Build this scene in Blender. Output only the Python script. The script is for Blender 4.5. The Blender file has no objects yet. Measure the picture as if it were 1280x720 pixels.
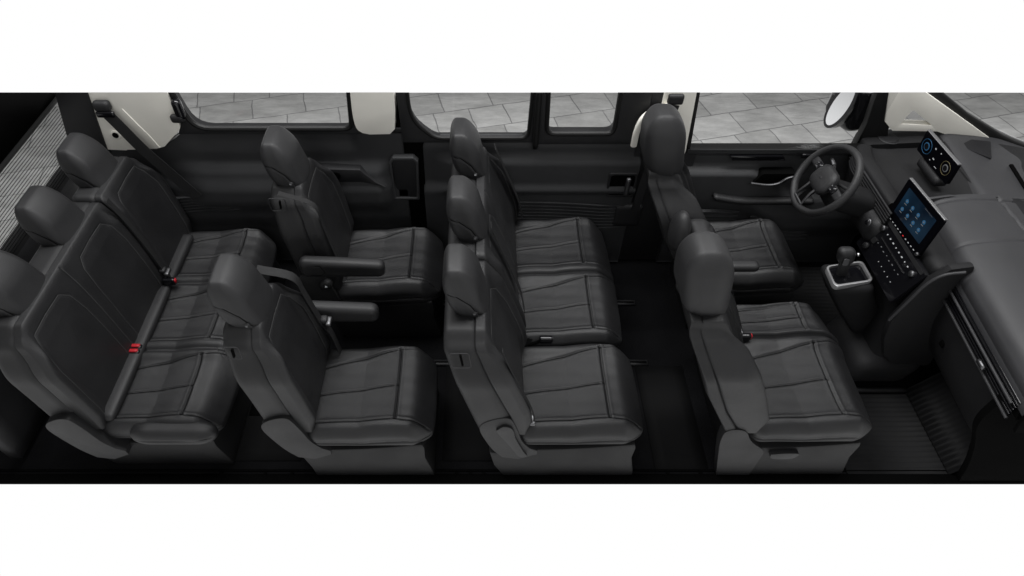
import bpy, bmesh, math, random
import numpy as np
from mathutils import Vector, Matrix
random.seed(7); rng = np.random.default_rng(7)
sc = bpy.context.scene
COL = sc.collection

# ------------------------------------------------------------------ camera
PITCH = math.radians(48); CAM = Vector((0, -2.27, 3.14))
cam_d = bpy.data.cameras.new('camera'); cam = bpy.data.objects.new('camera', cam_d); COL.objects.link(cam)
cam.location = CAM; cam.rotation_euler = (math.radians(90) - PITCH, 0, 0)
cam_d.sensor_width = 36; cam_d.lens = 22.5; cam_d.shift_x = 40 / 1280; cam_d.clip_start = .05; cam_d.clip_end = 500
sc.camera = cam

# ------------------------------------------------------------------ world: white studio, dim above
w = bpy.data.worlds.new('World'); sc.world = w; w.use_nodes = True
nt = w.node_tree; nt.nodes.clear()
tc = nt.nodes.new('ShaderNodeTexCoord'); sx = nt.nodes.new('ShaderNodeSeparateXYZ')
mr = nt.nodes.new('ShaderNodeMapRange'); mr.inputs['From Min'].default_value = -.02; mr.inputs['From Max'].default_value = .12
mr.inputs['To Min'].default_value = 1.0; mr.inputs['To Max'].default_value = .24
bg = nt.nodes.new('ShaderNodeBackground'); bg.inputs['Color'].default_value = (1, 1, 1, 1); wo = nt.nodes.new('ShaderNodeOutputWorld')
nt.links.new(tc.outputs['Generated'], sx.inputs[0]); nt.links.new(sx.outputs['Z'], mr.inputs['Value'])
nt.links.new(mr.outputs[0], bg.inputs['Strength']); nt.links.new(bg.outputs[0], wo.inputs['Surface'])

def area(name, loc, tgt, sx_, sy_, power, col=(1, 1, 1)):
    l = bpy.data.lights.new(name, 'AREA'); l.shape = 'RECTANGLE'; l.size = sx_; l.size_y = sy_; l.energy = power; l.color = col
    o = bpy.data.objects.new(name, l); COL.objects.link(o); o.location = loc
    o.rotation_euler = (Vector(tgt) - Vector(loc)).to_track_quat('-Z', 'Y').to_euler()
    return o
area('studio_softbox', (.3, .9, 5.0), (.3, .3, 0), 6.5, 1.4, 410)
area('studio_strip', (.6, -3.6, 4.2), (.6, 0, .6), 5.0, .8, 62)

sc.view_settings.view_transform = 'Standard'; sc.view_settings.look = 'None'
sc.view_settings.exposure = 0; sc.view_settings.gamma = 1

# ------------------------------------------------------------------ materials
def mat(name, col, rough=.5, spec=.4, metal=0, bump=None, noise_col=0, emis=None, coat=0, bscale=400, grain=None):
    m = bpy.data.materials.new(name); m.use_nodes = True; n = m.node_tree; b = n.nodes['Principled BSDF']
    b.inputs['Base Color'].default_value = (*col, 1); b.inputs['Roughness'].default_value = rough
    b.inputs['Specular IOR Level'].default_value = spec; b.inputs['Metallic'].default_value = metal
    b.inputs['Coat Weight'].default_value = coat
    tcn = n.nodes.new('ShaderNodeTexCoord')
    if noise_col:
        nz = n.nodes.new('ShaderNodeTexNoise'); nz.inputs['Scale'].default_value = 5; nz.inputs['Detail'].default_value = 6
        n.links.new(tcn.outputs['Object'], nz.inputs['Vector'])
        rp = n.nodes.new('ShaderNodeMapRange'); rp.inputs['From Min'].default_value = .3; rp.inputs['From Max'].default_value = .7
        rp.inputs['To Min'].default_value = 1 - noise_col; rp.inputs['To Max'].default_value = 1 + noise_col
        n.links.new(nz.outputs['Fac'], rp.inputs['Value'])
        mx = n.nodes.new('ShaderNodeVectorMath'); mx.operation = 'SCALE'; mx.inputs[0].default_value = col
        n.links.new(rp.outputs[0], mx.inputs['Scale']); n.links.new(mx.outputs[0], b.inputs['Base Color'])
        rr = n.nodes.new('ShaderNodeMapRange'); rr.inputs['From Min'].default_value = .3; rr.inputs['From Max'].default_value = .7
        rr.inputs['To Min'].default_value = rough - .06; rr.inputs['To Max'].default_value = rough + .08
        n.links.new(nz.outputs['Fac'], rr.inputs['Value']); n.links.new(rr.outputs[0], b.inputs['Roughness'])
    if bump:
        v = n.nodes.new('ShaderNodeTexVoronoi'); v.inputs['Scale'].default_value = bscale
        n.links.new(tcn.outputs['Object'], v.inputs['Vector'])
        bp = n.nodes.new('ShaderNodeBump'); bp.inputs['Strength'].default_value = bump; bp.inputs['Distance'].default_value = .0015
        n.links.new(v.outputs['Distance'], bp.inputs['Height'])
        if grain:
            g = n.nodes.new('ShaderNodeTexNoise'); g.inputs['Scale'].default_value = grain; g.inputs['Detail'].default_value = 3; g.inputs['Distortion'].default_value = 1.2
            n.links.new(tcn.outputs['Object'], g.inputs['Vector'])
            b2 = n.nodes.new('ShaderNodeBump'); b2.inputs['Strength'].default_value = .16; b2.inputs['Distance'].default_value = .008
            n.links.new(g.outputs['Fac'], b2.inputs['Height']); n.links.new(bp.outputs[0], b2.inputs['Normal']); n.links.new(b2.outputs[0], b.inputs['Normal'])
        else:
            n.links.new(bp.outputs[0], b.inputs['Normal'])
    if emis:
        b.inputs['Emission Color'].default_value = (*emis[:3], 1); b.inputs['Emission Strength'].default_value = emis[3]
    return m
M = {}
M['leather'] = mat('black_leather', (.0118, .0118, .0125), .44, .34, bump=.5, noise_col=.12, bscale=500, grain=9)
M['leather_insert_shaded'] = mat('black_leather_shaded', (.0105, .0105, .0112), .42, .36, bump=.6, noise_col=.12, bscale=700, grain=9)  # same leather on the cushion inserts, shading put into a darker base colour
M['leather_head'] = mat('grey_head_leather', (.0155, .0155, .0163), .47, .32, bump=.4, noise_col=.1, bscale=500)
M['shell'] = mat('seat_shell_plastic', (.0125, .0125, .0131), .48, .28, bump=.3, noise_col=.08, bscale=900)
M['seam'] = mat('dark_seam', (.002, .002, .002), .8, .05)
M['base'] = mat('seat_base_plastic', (.0072, .0072, .0076), .5, .22, bump=.3, noise_col=.1, bscale=900)
M['plastic'] = mat('dark_plastic', (.014, .014, .015), .5, .3, bump=.3, noise_col=.15, bscale=900)
M['trim'] = mat('wall_trim_plastic', (.031, .0315, .033), .5, .30, bump=.25, noise_col=.12, bscale=900)
M['black'] = mat('matt_black', (.0022, .0022, .0022), .9, .02)
M['rubber'] = mat('seal_rubber', (.006, .006, .006), .5, .25)
M['gloss'] = mat('gloss_black', (.004, .004, .005), .12, .5)
M['carpet'] = mat('black_carpet', (.0055, .0055, .006), .95, .03, bump=1, noise_col=.2, bscale=140)
M['mat'] = mat('ribbed_mat_rubber', (.007, .007, .0074), .65, .15, noise_col=.15)
M['belt'] = mat('belt_webbing', (.012, .012, .0125), .6, .25, bump=.5, bscale=1200)
M['cream'] = mat('cream_trim', (.84, .82, .75), .55, .3, bump=.2, noise_col=.04, bscale=600)
M['chrome'] = mat('satin_metal', (.62, .62, .63), .25, .5, metal=1)
M['steel'] = mat('dull_metal', (.14, .14, .145), .45, .5, metal=1)
M['silver'] = mat('silver_paint', (.33, .33, .335), .3, .5, metal=.5)
M['seamlight'] = mat('painted_seam_highlight', (.055, .055, .055), .7, .1)  # pale colour on the backrest seams paints the highlight of the padded edge
M['darkmat'] = mat('dark_floor_panel', (.004, .004, .0042), .7, .06, noise_col=.15)
M['red'] = mat('red_buckle_plastic', (.30, .008, .014), .5, .3)
M['dash'] = mat('dash_leather', (.028, .028, .030), .48, .34, bump=.4, noise_col=.1, bscale=500)
M['dashlow'] = mat('dash_lower_plastic', (.0105, .0105, .0112), .6, .18, bump=.3, noise_col=.12, bscale=900)
M['mesh'] = mat('speaker_mesh', (.008, .008, .009), .6, .2, bump=1, bscale=160)
M['mirror'] = mat('mirror_glass', (.95, .96, .97), .05, .5, metal=1)
M['icon'] = mat('white_icon', (.35, .35, .35), .5, .2, emis=(.75, .8, .85, .14))
M['icon_dim'] = mat('grey_icon', (.12, .12, .12), .5, .2, emis=(.5, .55, .6, .06))
M['icon_red'] = mat('red_icon', (.5, .02, .02), .5, .2, emis=(.8, .05, .05, .3))
M['icon_blue'] = mat('blue_icon', (.02, .08, .16), .5, .2, emis=(.08, .30, .6, .07))
M['icon_gold'] = mat('gold_icon', (.12, .10, .05), .5, .2, emis=(.5, .45, .25, .05))

def screen_mat():
    m = bpy.data.materials.new('screen_blue'); m.use_nodes = True; n = m.node_tree; b = n.nodes['Principled BSDF']
    b.inputs['Base Color'].default_value = (.003, .004, .006, 1); b.inputs['Roughness'].default_value = .12
    t = n.nodes.new('ShaderNodeTexCoord'); z = n.nodes.new('ShaderNodeTexNoise'); z.inputs['Scale'].default_value = 7; z.inputs['Detail'].default_value = 1
    n.links.new(t.outputs['Object'], z.inputs['Vector'])
    c = n.nodes.new('ShaderNodeValToRGB'); c.color_ramp.elements[0].position = .35; c.color_ramp.elements[0].color = (.004, .014, .035, 1)
    c.color_ramp.elements[1].position = .7; c.color_ramp.elements[1].color = (.02, .085, .17, 1)
    n.links.new(z.outputs['Fac'], c.inputs['Fac']); n.links.new(c.outputs[0], b.inputs['Emission Color']); b.inputs['Emission Strength'].default_value = .19
    return m
M['screen'] = screen_mat()
M['panel'] = mat('display_black', (.002, .002, .003), .28, .03)

def glass_mat(nm='window_glass', tint=.95):
    m = bpy.data.materials.new(nm); m.use_nodes = True; n = m.node_tree; n.nodes.clear()
    o = n.nodes.new('ShaderNodeOutputMaterial'); mx = n.nodes.new('ShaderNodeMixShader'); tr = n.nodes.new('ShaderNodeBsdfTransparent'); gl = n.nodes.new('ShaderNodeBsdfGlossy')
    tr.inputs[0].default_value = (tint, tint, tint, 1); gl.inputs['Roughness'].default_value = .02
    fr = n.nodes.new('ShaderNodeFresnel'); fr.inputs[0].default_value = 1.35
    ge = n.nodes.new('ShaderNodeNewGeometry'); m1 = n.nodes.new('ShaderNodeMath'); m1.operation = 'SUBTRACT'; m1.inputs[0].default_value = 1
    n.links.new(ge.outputs['Backfacing'], m1.inputs[1]); m2_ = n.nodes.new('ShaderNodeMath'); m2_.operation = 'MULTIPLY'
    n.links.new(m1.outputs[0], m2_.inputs[0]); n.links.new(fr.outputs[0], m2_.inputs[1]); n.links.new(m2_.outputs[0], mx.inputs[0]); n.links.new(tr.outputs[0], mx.inputs[1]); n.links.new(gl.outputs[0], mx.inputs[2]); n.links.new(mx.outputs[0], o.inputs[0])
    return m
M['glass'] = glass_mat(); M['tint'] = glass_mat('tinted_rear_glass', .80)

def paving_mat():
    m = bpy.data.materials.new('stone_paving'); m.use_nodes = True; n = m.node_tree; b = n.nodes['Principled BSDF']
    N = n.nodes.new; L = n.links.new
    t = N('ShaderNodeTexCoord'); mp = N('ShaderNodeMapping'); mp.inputs['Rotation'].default_value = (0, 0, math.radians(-14)); mp.inputs['Location'].default_value = (.35, .2, 0)
    L(t.outputs['Object'], mp.inputs[0])
    nz0 = N('ShaderNodeTexNoise'); nz0.inputs['Scale'].default_value = 3; nz0.inputs['Detail'].default_value = 4
    L(t.outputs['Object'], nz0.inputs['Vector'])
    ad = N('ShaderNodeVectorMath'); ad.operation = 'MULTIPLY_ADD'; ad.inputs[1].default_value = (.06, .06, 0); L(nz0.outputs['Color'], ad.inputs[0]); L(mp.outputs[0], ad.inputs[2])
    br = N('ShaderNodeTexBrick'); br.inputs['Scale'].default_value = 1.0; br.inputs['Brick Width'].default_value = .50; br.inputs['Row Height'].default_value = .34
    br.inputs['Mortar Size'].default_value = .006; br.inputs['Mortar Smooth'].default_value = .3; br.inputs['Color1'].default_value = (.47, .47, .46, 1); br.inputs['Color2'].default_value = (.60, .60, .59, 1)
    br.inputs['Mortar'].default_value = (.27, .27, .27, 1); br.offset = .37; br.squash = .7; br.squash_frequency = 3
    L(ad.outputs[0], br.inputs['Vector'])
    nz = N('ShaderNodeTexNoise'); nz.inputs['Scale'].default_value = 3.4; nz.inputs['Detail'].default_value = 9; nz.inputs['Roughness'].default_value = .68
    st = N('ShaderNodeMapping'); st.inputs['Scale'].default_value = (1, 2.6, 1); st.inputs['Rotation'].default_value = (0, 0, .3); L(t.outputs['Object'], st.inputs[0]); L(st.outputs[0], nz.inputs['Vector'])
    mr_ = N('ShaderNodeMapRange'); mr_.inputs['From Min'].default_value = .3; mr_.inputs['From Max'].default_value = .7; mr_.inputs['To Min'].default_value = .72; mr_.inputs['To Max'].default_value = 1.18
    L(nz.outputs['Fac'], mr_.inputs['Value'])
    mu = N('ShaderNodeVectorMath'); mu.operation = 'SCALE'; L(br.outputs['Color'], mu.inputs[0]); L(mr_.outputs[0], mu.inputs['Scale']); L(mu.outputs[0], b.inputs['Base Color'])
    bp = N('ShaderNodeBump'); bp.inputs['Strength'].default_value = .6; bp.inputs['Distance'].default_value = .02; L(mu.outputs[0], bp.inputs['Height']); L(bp.outputs[0], b.inputs['Normal'])
    b.inputs['Roughness'].default_value = .8; b.inputs['Specular IOR Level'].default_value = .2
    return m
M['paving'] = paving_mat()

# ------------------------------------------------------------------ helpers
def thing(name, label, cat, loc=(0, 0, 0), rotz=0, group=None):
    o = bpy.data.objects.new(name, None); COL.objects.link(o); o.location = loc; o.rotation_euler = (0, 0, rotz)
    o.empty_display_size = .1; o['label'] = label; o['category'] = cat
    if group: o['group'] = group
    return o
def tag(o, label, cat, group=None):
    o['label'] = label; o['category'] = cat
    if group: o['group'] = group
    return o
# the body shell is shown as a cutaway: one slanted section plane trims roof, pillars and paving
CUT_CO = CAM.copy(); CUT_A = math.radians(48) - math.atan(244.5 / 800)
CUT_NO = Vector((0, math.sin(CUT_A), math.cos(CUT_A)))      # normal pointing up/out: everything above is cut away
def link(name, verts, faces, m, parent=None, smooth=True, cut=False, angle=None):
    me = bpy.data.meshes.new(name); me.from_pydata([tuple(v) for v in verts], [], [tuple(f) for f in faces]); me.validate()
    me.materials.append(m if not isinstance(m, str) else M[m])
    if cut or angle is not None:
        bm = bmesh.new(); bm.from_mesh(me)
        if cut:
            r = bmesh.ops.bisect_plane(bm, geom=bm.verts[:] + bm.edges[:] + bm.faces[:], plane_co=CUT_CO, plane_no=CUT_NO, clear_outer=True)
            ed = [e for e in r['geom_cut'] if isinstance(e, bmesh.types.BMEdge)]
            if ed:
                try: bmesh.ops.holes_fill(bm, edges=ed)
                except Exception: pass
        bmesh.ops.recalc_face_normals(bm, faces=bm.faces[:])
        bm.to_mesh(me); bm.free()
    me.polygons.foreach_set('use_smooth', [smooth] * len(me.polygons))
    if angle is not None and smooth:
        me.set_sharp_from_angle(angle=math.radians(angle))
    o = bpy.data.objects.new(name, me); COL.objects.link(o)
    if parent is not None: o.parent = parent
    return o
def dup(root, loc, label, group=None):
    r = root.copy(); COL.objects.link(r); r.location = loc; r['label'] = label
    if group: r['group'] = group
    for ch in list(root.children):
        c = ch.copy(); COL.objects.link(c); c.parent = r
        for g in ch.children:
            d = g.copy(); COL.objects.link(d); d.parent = c
    return r

def poly_dist(P, pts):
    d = np.full(len(P), 9.)
    for (a, b) in zip(pts[:-1], pts[1:]):
        a = np.array(a, float); b = np.array(b, float); ab = b - a
        t = np.clip(((P - a) @ ab) / max(ab @ ab, 1e-12), 0, 1)
        d = np.minimum(d, np.linalg.norm(P - (a + t[:, None] * ab), axis=1))
    return d
def smooth01(x, a, b):
    t = np.clip((x - a) / (b - a), 0, 1); return t * t * (3 - 2 * t)
def curve(pts, n=8):
    """Catmull-Rom through the points"""
    p = [np.array(q, float) for q in pts]; p = [2 * p[0] - p[1]] + p + [2 * p[-1] - p[-2]]; out = []
    for i in range(1, len(p) - 2):
        for k in range(n):
            t = k / n
            out.append(.5 * ((2 * p[i]) + (-p[i - 1] + p[i + 1]) * t + (2 * p[i - 1] - 5 * p[i] + 4 * p[i + 1] - p[i + 2]) * t * t + (-p[i - 1] + 3 * p[i] - 3 * p[i + 1] + p[i + 2]) * t ** 3))
    out.append(p[-2]); return out
def rbox(name, size, r, m, parent=None, h=.012, center=(0, 0, 0), shape=None, grooves=(), cut=False, warp=None, zone=None, m2='leather_insert_shaded', m3='seam', m3r=.0021):
    """closed rounded box on a fine lattice. grooves: (axis index, sign, polyline in the two other axes, width, depth)"""
    s = np.array(size, float) / 2; n = [max(2, int(math.ceil(2 * s[i] / h))) for i in range(3)]
    ax = [np.linspace(-s[i], s[i], n[i] + 1) for i in range(3)]
    ids = {}; V = []; F = []
    def vid(i, j, k):
        key = (i, j, k)
        if key not in ids: ids[key] = len(V); V.append((ax[0][i], ax[1][j], ax[2][k]))
        return ids[key]
    for a in range(3):
        b, c = (a + 1) % 3, (a + 2) % 3
        for side in (0, n[a]):
            for u in range(n[b]):
                for v in range(n[c]):
                    q = []
                    for (du, dv) in ((0, 0), (1, 0), (1, 1), (0, 1)):
                        ijk = [0, 0, 0]; ijk[a] = side; ijk[b] = u + du; ijk[c] = v + dv; q.append(vid(*ijk))
                    F.append(q if side else q[::-1])
    P = np.array(V); rr = np.array([min(r, .999 * x) for x in s]) if np.isscalar(r) else np.array([min(a_, .999 * b_) for a_, b_ in zip(r, s)])
    inner = np.clip(P, -(s - rr), s - rr); d = (P - inner) / rr
    ln = np.linalg.norm(d, axis=1); ln[ln == 0] = 1; d = d / ln[:, None]
    P = inner + rr * d; Nn = d.copy()
    for (a, sg, pts, wd, dp) in grooves:
        o = [i for i in range(3) if i != a]
        dist = poly_dist(P[:, o], pts); mk = smooth01(Nn[:, a] * sg, .25, .7)
        # a stitched seam: narrow valley with slightly puffed flanks
        P = P + Nn * (mk * (-dp * np.exp(-(dist / wd) ** 2) + dp * .22 * np.exp(-((dist - 2.5 * wd) / (1.5 * wd)) ** 2)))[:, None]
    P0, N0 = P, Nn; ntri = len(F); seam_paths = []
    def on_surface(Q):
        inn = np.clip(Q, -(s - rr), s - rr); dd = (Q - inn) / rr; l_ = np.linalg.norm(dd, axis=1); l_[l_ == 0] = 1; dd = dd / l_[:, None]
        return inn + rr * dd, dd
    for (a, sg, pts, wd, dp) in grooves:
        o = [i for i in range(3) if i != a]; path = []
        for (p, q) in zip(pts[:-1], pts[1:]):
            p = np.array(p, float); q = np.array(q, float); k_ = max(1, int(np.linalg.norm(q - p) / .012))
            path += [p + (q - p) * i / k_ for i in range(k_)]
        path.append(np.array(pts[-1], float)); path = np.array(path)
        keep = (np.abs(path) <= s[o]).all(1); path = path[keep]
        if len(path) < 2: continue
        Q = np.zeros((len(path), 3)); Q[:, o] = path; Q[:, a] = sg * s[a]
        S, dd = on_surface(Q); S = S - dd * (dp * .72)
        if shape is not None: S = shape(S, dd)
        seam_paths.append(S + np.array(center))
    if shape is not None: P = shape(P, Nn)
    P = P + np.array(center)
    if warp is not None: P = warp(P)
    V_ = [tuple(v) for v in P]
    for S in seam_paths:
        if warp is not None: S = warp(S)
        n_ = len(S); T_ = np.gradient(S, axis=0); T_ /= (np.linalg.norm(T_, axis=1)[:, None] + 1e-9)
        U_ = np.cross(T_, np.array([.31, .22, .92])); U_ /= (np.linalg.norm(U_, axis=1)[:, None] + 1e-9); W_ = np.cross(T_, U_); b0 = len(V_)
        for i in range(n_):
            for k in range(5):
                t = 2 * math.pi * k / 5; V_.append(tuple(S[i] + m3r * (U_[i] * math.cos(t) + W_[i] * math.sin(t))))
        for i in range(n_ - 1):
            for k in range(5): F.append([b0 + i * 5 + k, b0 + i * 5 + (k + 1) % 5, b0 + (i + 1) * 5 + (k + 1) % 5, b0 + (i + 1) * 5 + k])
    o = link(name, V_, F, m, parent, cut=cut)
    if seam_paths:
        o.data.materials.append(M[m2]); o.data.materials.append(M[m3]); mi = np.zeros(len(F), np.int32)
        if zone is not None:
            FA = np.array(F[:ntri]); ctr = P0[FA].mean(1); nn = N0[FA].mean(1); mi[:ntri] = zone(ctr, nn).astype(np.int32)
        mi[ntri:] = 2; o.data.polygons.foreach_set('material_index', mi); o.data.update()
    elif zone is not None:
        o.data.materials.append(M[m2]); FA = np.array(F); ctr = P0[FA].mean(1); nn = N0[FA].mean(1)
        o.data.polygons.foreach_set('material_index', zone(ctr, nn).astype(np.int32)); o.data.update()
    return o
def extrude_poly(name, pts, axis, a, b, m, parent=None, bev=.004, cut=False, holes=()):
    """flat outline (with holes) extruded along an axis between a and b, edges bevelled"""
    bm = bmesh.new(); E = []
    def loop(p):
        vs = []
        for (u, v) in p:
            co = {'y': (u, a, v), 'x': (a, u, v), 'z': (u, v, a)}[axis]; vs.append(bm.verts.new(co))
        return [bm.edges.new((vs[i], vs[(i + 1) % len(vs)])) for i in range(len(vs))]
    E += loop(pts)
    for hh in holes: E += loop(hh)
    bmesh.ops.triangle_fill(bm, edges=E, use_beauty=True, use_dissolve=False)
    r = bmesh.ops.extrude_face_region(bm, geom=bm.faces[:])
    dv = {'y': (0, b - a, 0), 'x': (b - a, 0, 0), 'z': (0, 0, b - a)}[axis]
    bmesh.ops.translate(bm, verts=[v for v in r['geom'] if isinstance(v, bmesh.types.BMVert)], vec=dv)
    bmesh.ops.recalc_face_normals(bm, faces=bm.faces[:])
    if bev:
        ed = [e for e in bm.edges if len(e.link_faces) == 2 and e.calc_face_angle(0) > math.radians(50)]
        bmesh.ops.bevel(bm, geom=ed, offset=bev, segments=2, profile=.6, affect='EDGES', clamp_overlap=True)
    bm.verts.ensure_lookup_table()
    V = [v.co[:] for v in bm.verts]; idx = {v: i for i, v in enumerate(bm.verts)}
    F = [[idx[v] for v in f.verts] for f in bm.faces]; bm.free()
    return link(name, V, F, m, parent, cut=cut, angle=35)
def rounded(pts, r, n=5):
    out = []; k = len(pts)
    for i in range(k):
        p = Vector((*pts[i], 0)); a = Vector((*pts[i - 1], 0)); b = Vector((*pts[(i + 1) % k], 0)); ri = r[i] if isinstance(r, (list, tuple)) else r
        da = (a - p).normalized() * min(ri, (a - p).length * .49); db = (b - p).normalized() * min(ri, (b - p).length * .49)
        for j in range(n + 1):
            t = j / n; q = (p + da) * (1 - t) ** 2 + p * 2 * t * (1 - t) + (p + db) * t * t; out.append((q[0], q[1]))
    return out
def frame_axes(path):
    p = [Vector(q) for q in path]; n = len(p); T = []
    for i in range(n):
        T.append((p[min(i + 1, n - 1)] - p[max(i - 1, 0)]).normalized())
    return p, T
def sweep(name, path, prof, m, parent=None, up=(0, 0, 1), closed=False, cut=False, scale=None, smooth=True, angle=None):
    """sweep a closed 2-D profile along a path; 'up' fixes the profile's second axis"""
    p, T = frame_axes(path); n = len(p)
    if closed: T = [(p[(i + 1) % n] - p[i - 1]).normalized() for i in range(n)]
    V = []; F = []; k = len(prof); U = Vector(up)
    for i in range(n):
        s = T[i].cross(U)
        if s.length < 1e-4: s = T[i].cross(Vector((1, .1, 0)))
        s.normalize(); u = s.cross(T[i]); sc_ = scale[i] if scale else 1
        for (a, b) in prof: V.append(p[i] + s * a * sc_ + u * b * sc_)
    for i in range(n if closed else n - 1):
        j = (i + 1) % n
        for q in range(k): F.append((i * k + q, i * k + (q + 1) % k, j * k + (q + 1) % k, j * k + q))
    if not closed:
        F.append(list(range(k))[::-1]); F.append([(n - 1) * k + q for q in range(k)])
    return link(name, V, F, m, parent, cut=cut, smooth=smooth, angle=40 if angle is None else angle)
def circ(r, n=12): return [(r * math.cos(2 * math.pi * i / n), r * math.sin(2 * math.pi * i / n)) for i in range(n)]
def rrect(w_, h_, r, n=4):
    out = []
    for (cx, cy, a0) in ((w_ / 2 - r, h_ / 2 - r, 0), (-w_ / 2 + r, h_ / 2 - r, 90), (-w_ / 2 + r, -h_ / 2 + r, 180), (w_ / 2 - r, -h_ / 2 + r, 270)):
        for k in range(n + 1):
            t = math.radians(a0 + 90 * k / n); out.append((cx + r * math.cos(t), cy + r * math.sin(t)))
    return out
def strap(name, path, m='belt', parent=None, wid=.046, up=(0, -1, 0)):
    return sweep(name, path, rrect(wid, .0025, .0011, 1), m, parent, up=up)
def grid(name, fn, us, vs, m, parent=None, thick=None, cut=False, angle=None):
    V = [fn(u, v) for u in us for v in vs]; nv = len(vs)
    F = [(i * nv + j, (i + 1) * nv + j, (i + 1) * nv + j + 1, i * nv + j + 1) for i in range(len(us) - 1) for j in range(nv - 1)]
    if thick is not None:      # close the sheet with an offset back face
        o = len(V); t = Vector(thick); V += [tuple(Vector(v) + t) for v in V[:o]]
        F += [tuple(q + o for q in f[::-1]) for f in F]
        nu = len(us)
        ring = [i * nv for i in range(nu)] + [(nu - 1) * nv + j for j in range(1, nv)] + [i * nv + nv - 1 for i in range(nu - 2, -1, -1)] + [j for j in range(nv - 2, 0, -1)]
        for a, b in zip(ring, ring[1:] + ring[:1]): F.append((a, b, b + o, a + o))
    return link(name, V, F, m, parent, cut=cut, angle=angle)
def lin(a, b, n): return [a + (b - a) * i / n for i in range(n + 1)]
def itp(x, tab): return float(np.interp(x, [t[0] for t in tab], [t[1] for t in tab]))
def ell(name, c, r, m, parent=None, n=20, k=12):
    V = []; F = []
    for i in range(k + 1):
        t = math.pi * i / k
        for j in range(n):
            a = 2 * math.pi * j / n; V.append((c[0] + r[0] * math.sin(t) * math.cos(a), c[1] + r[1] * math.sin(t) * math.sin(a), c[2] + r[2] * math.cos(t)))
    for i in range(k):
        for j in range(n): F.append((i * n + j, (i + 1) * n + j, (i + 1) * n + (j + 1) % n, i * n + (j + 1) % n))
    return link(name, V, F, m, parent)

# ------------------------------------------------------------------ the setting
def structure(o): o['kind'] = 'structure'; return o
gy1 = 3.535
structure(rbox('pavement', (18, gy1 + .3, .12), .004, 'paving', h=2, center=(0, (gy1 - .3) / 2, -.41)))
structure(extrude_poly('van_floor', [(-.81, 0), (.86, 0), (.86, -.06), (-.74, -.06)], 'x', -3.4, 3.8, 'carpet', bev=.002))

# ------------------------------------------------------------------ seats (local origin: floor, at the crease between cushion and back; they face +X)
PROF = {  # rear of shell, shell/leather joint, front leather, by height
 'std': dict(xr=[(.40, -.19), (.51, -.205), (.70, -.225), (.89, -.25), (1.10, -.272), (1.2, -.262)],
             xs=[(.40, -.03), (.60, -.062), (.78, -.082), (.945, -.108), (1.15, -.15), (1.2, -.165)],
             xf=[(.40, .015), (.60, -.02), (.945, -.072), (1.15, -.118), (1.2, -.13)]),
 'mid': dict(xr=[(.40, -.20), (.51, -.232), (.838, -.315), (1.14, -.382), (1.2, -.38)],
             xs=[(.40, -.03), (.60, -.07), (.945, -.187), (1.19, -.256), (1.2, -.26)],
             xf=[(.40, .015), (.60, -.025), (.945, -.145), (1.15, -.205), (1.2, -.22)]),
 'front': dict(xr=[(.40, -.17), (.45, -.18), (.76, -.345), (1.11, -.475), (1.2, -.485)],
             xs=[(.40, -.08), (.62, -.215), (.9, -.34), (1.15, -.43), (1.2, -.44)],
             xf=[(.40, .0), (.49, -.03), (.8, -.17), (1.19, -.36), (1.2, -.365)])}
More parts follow.
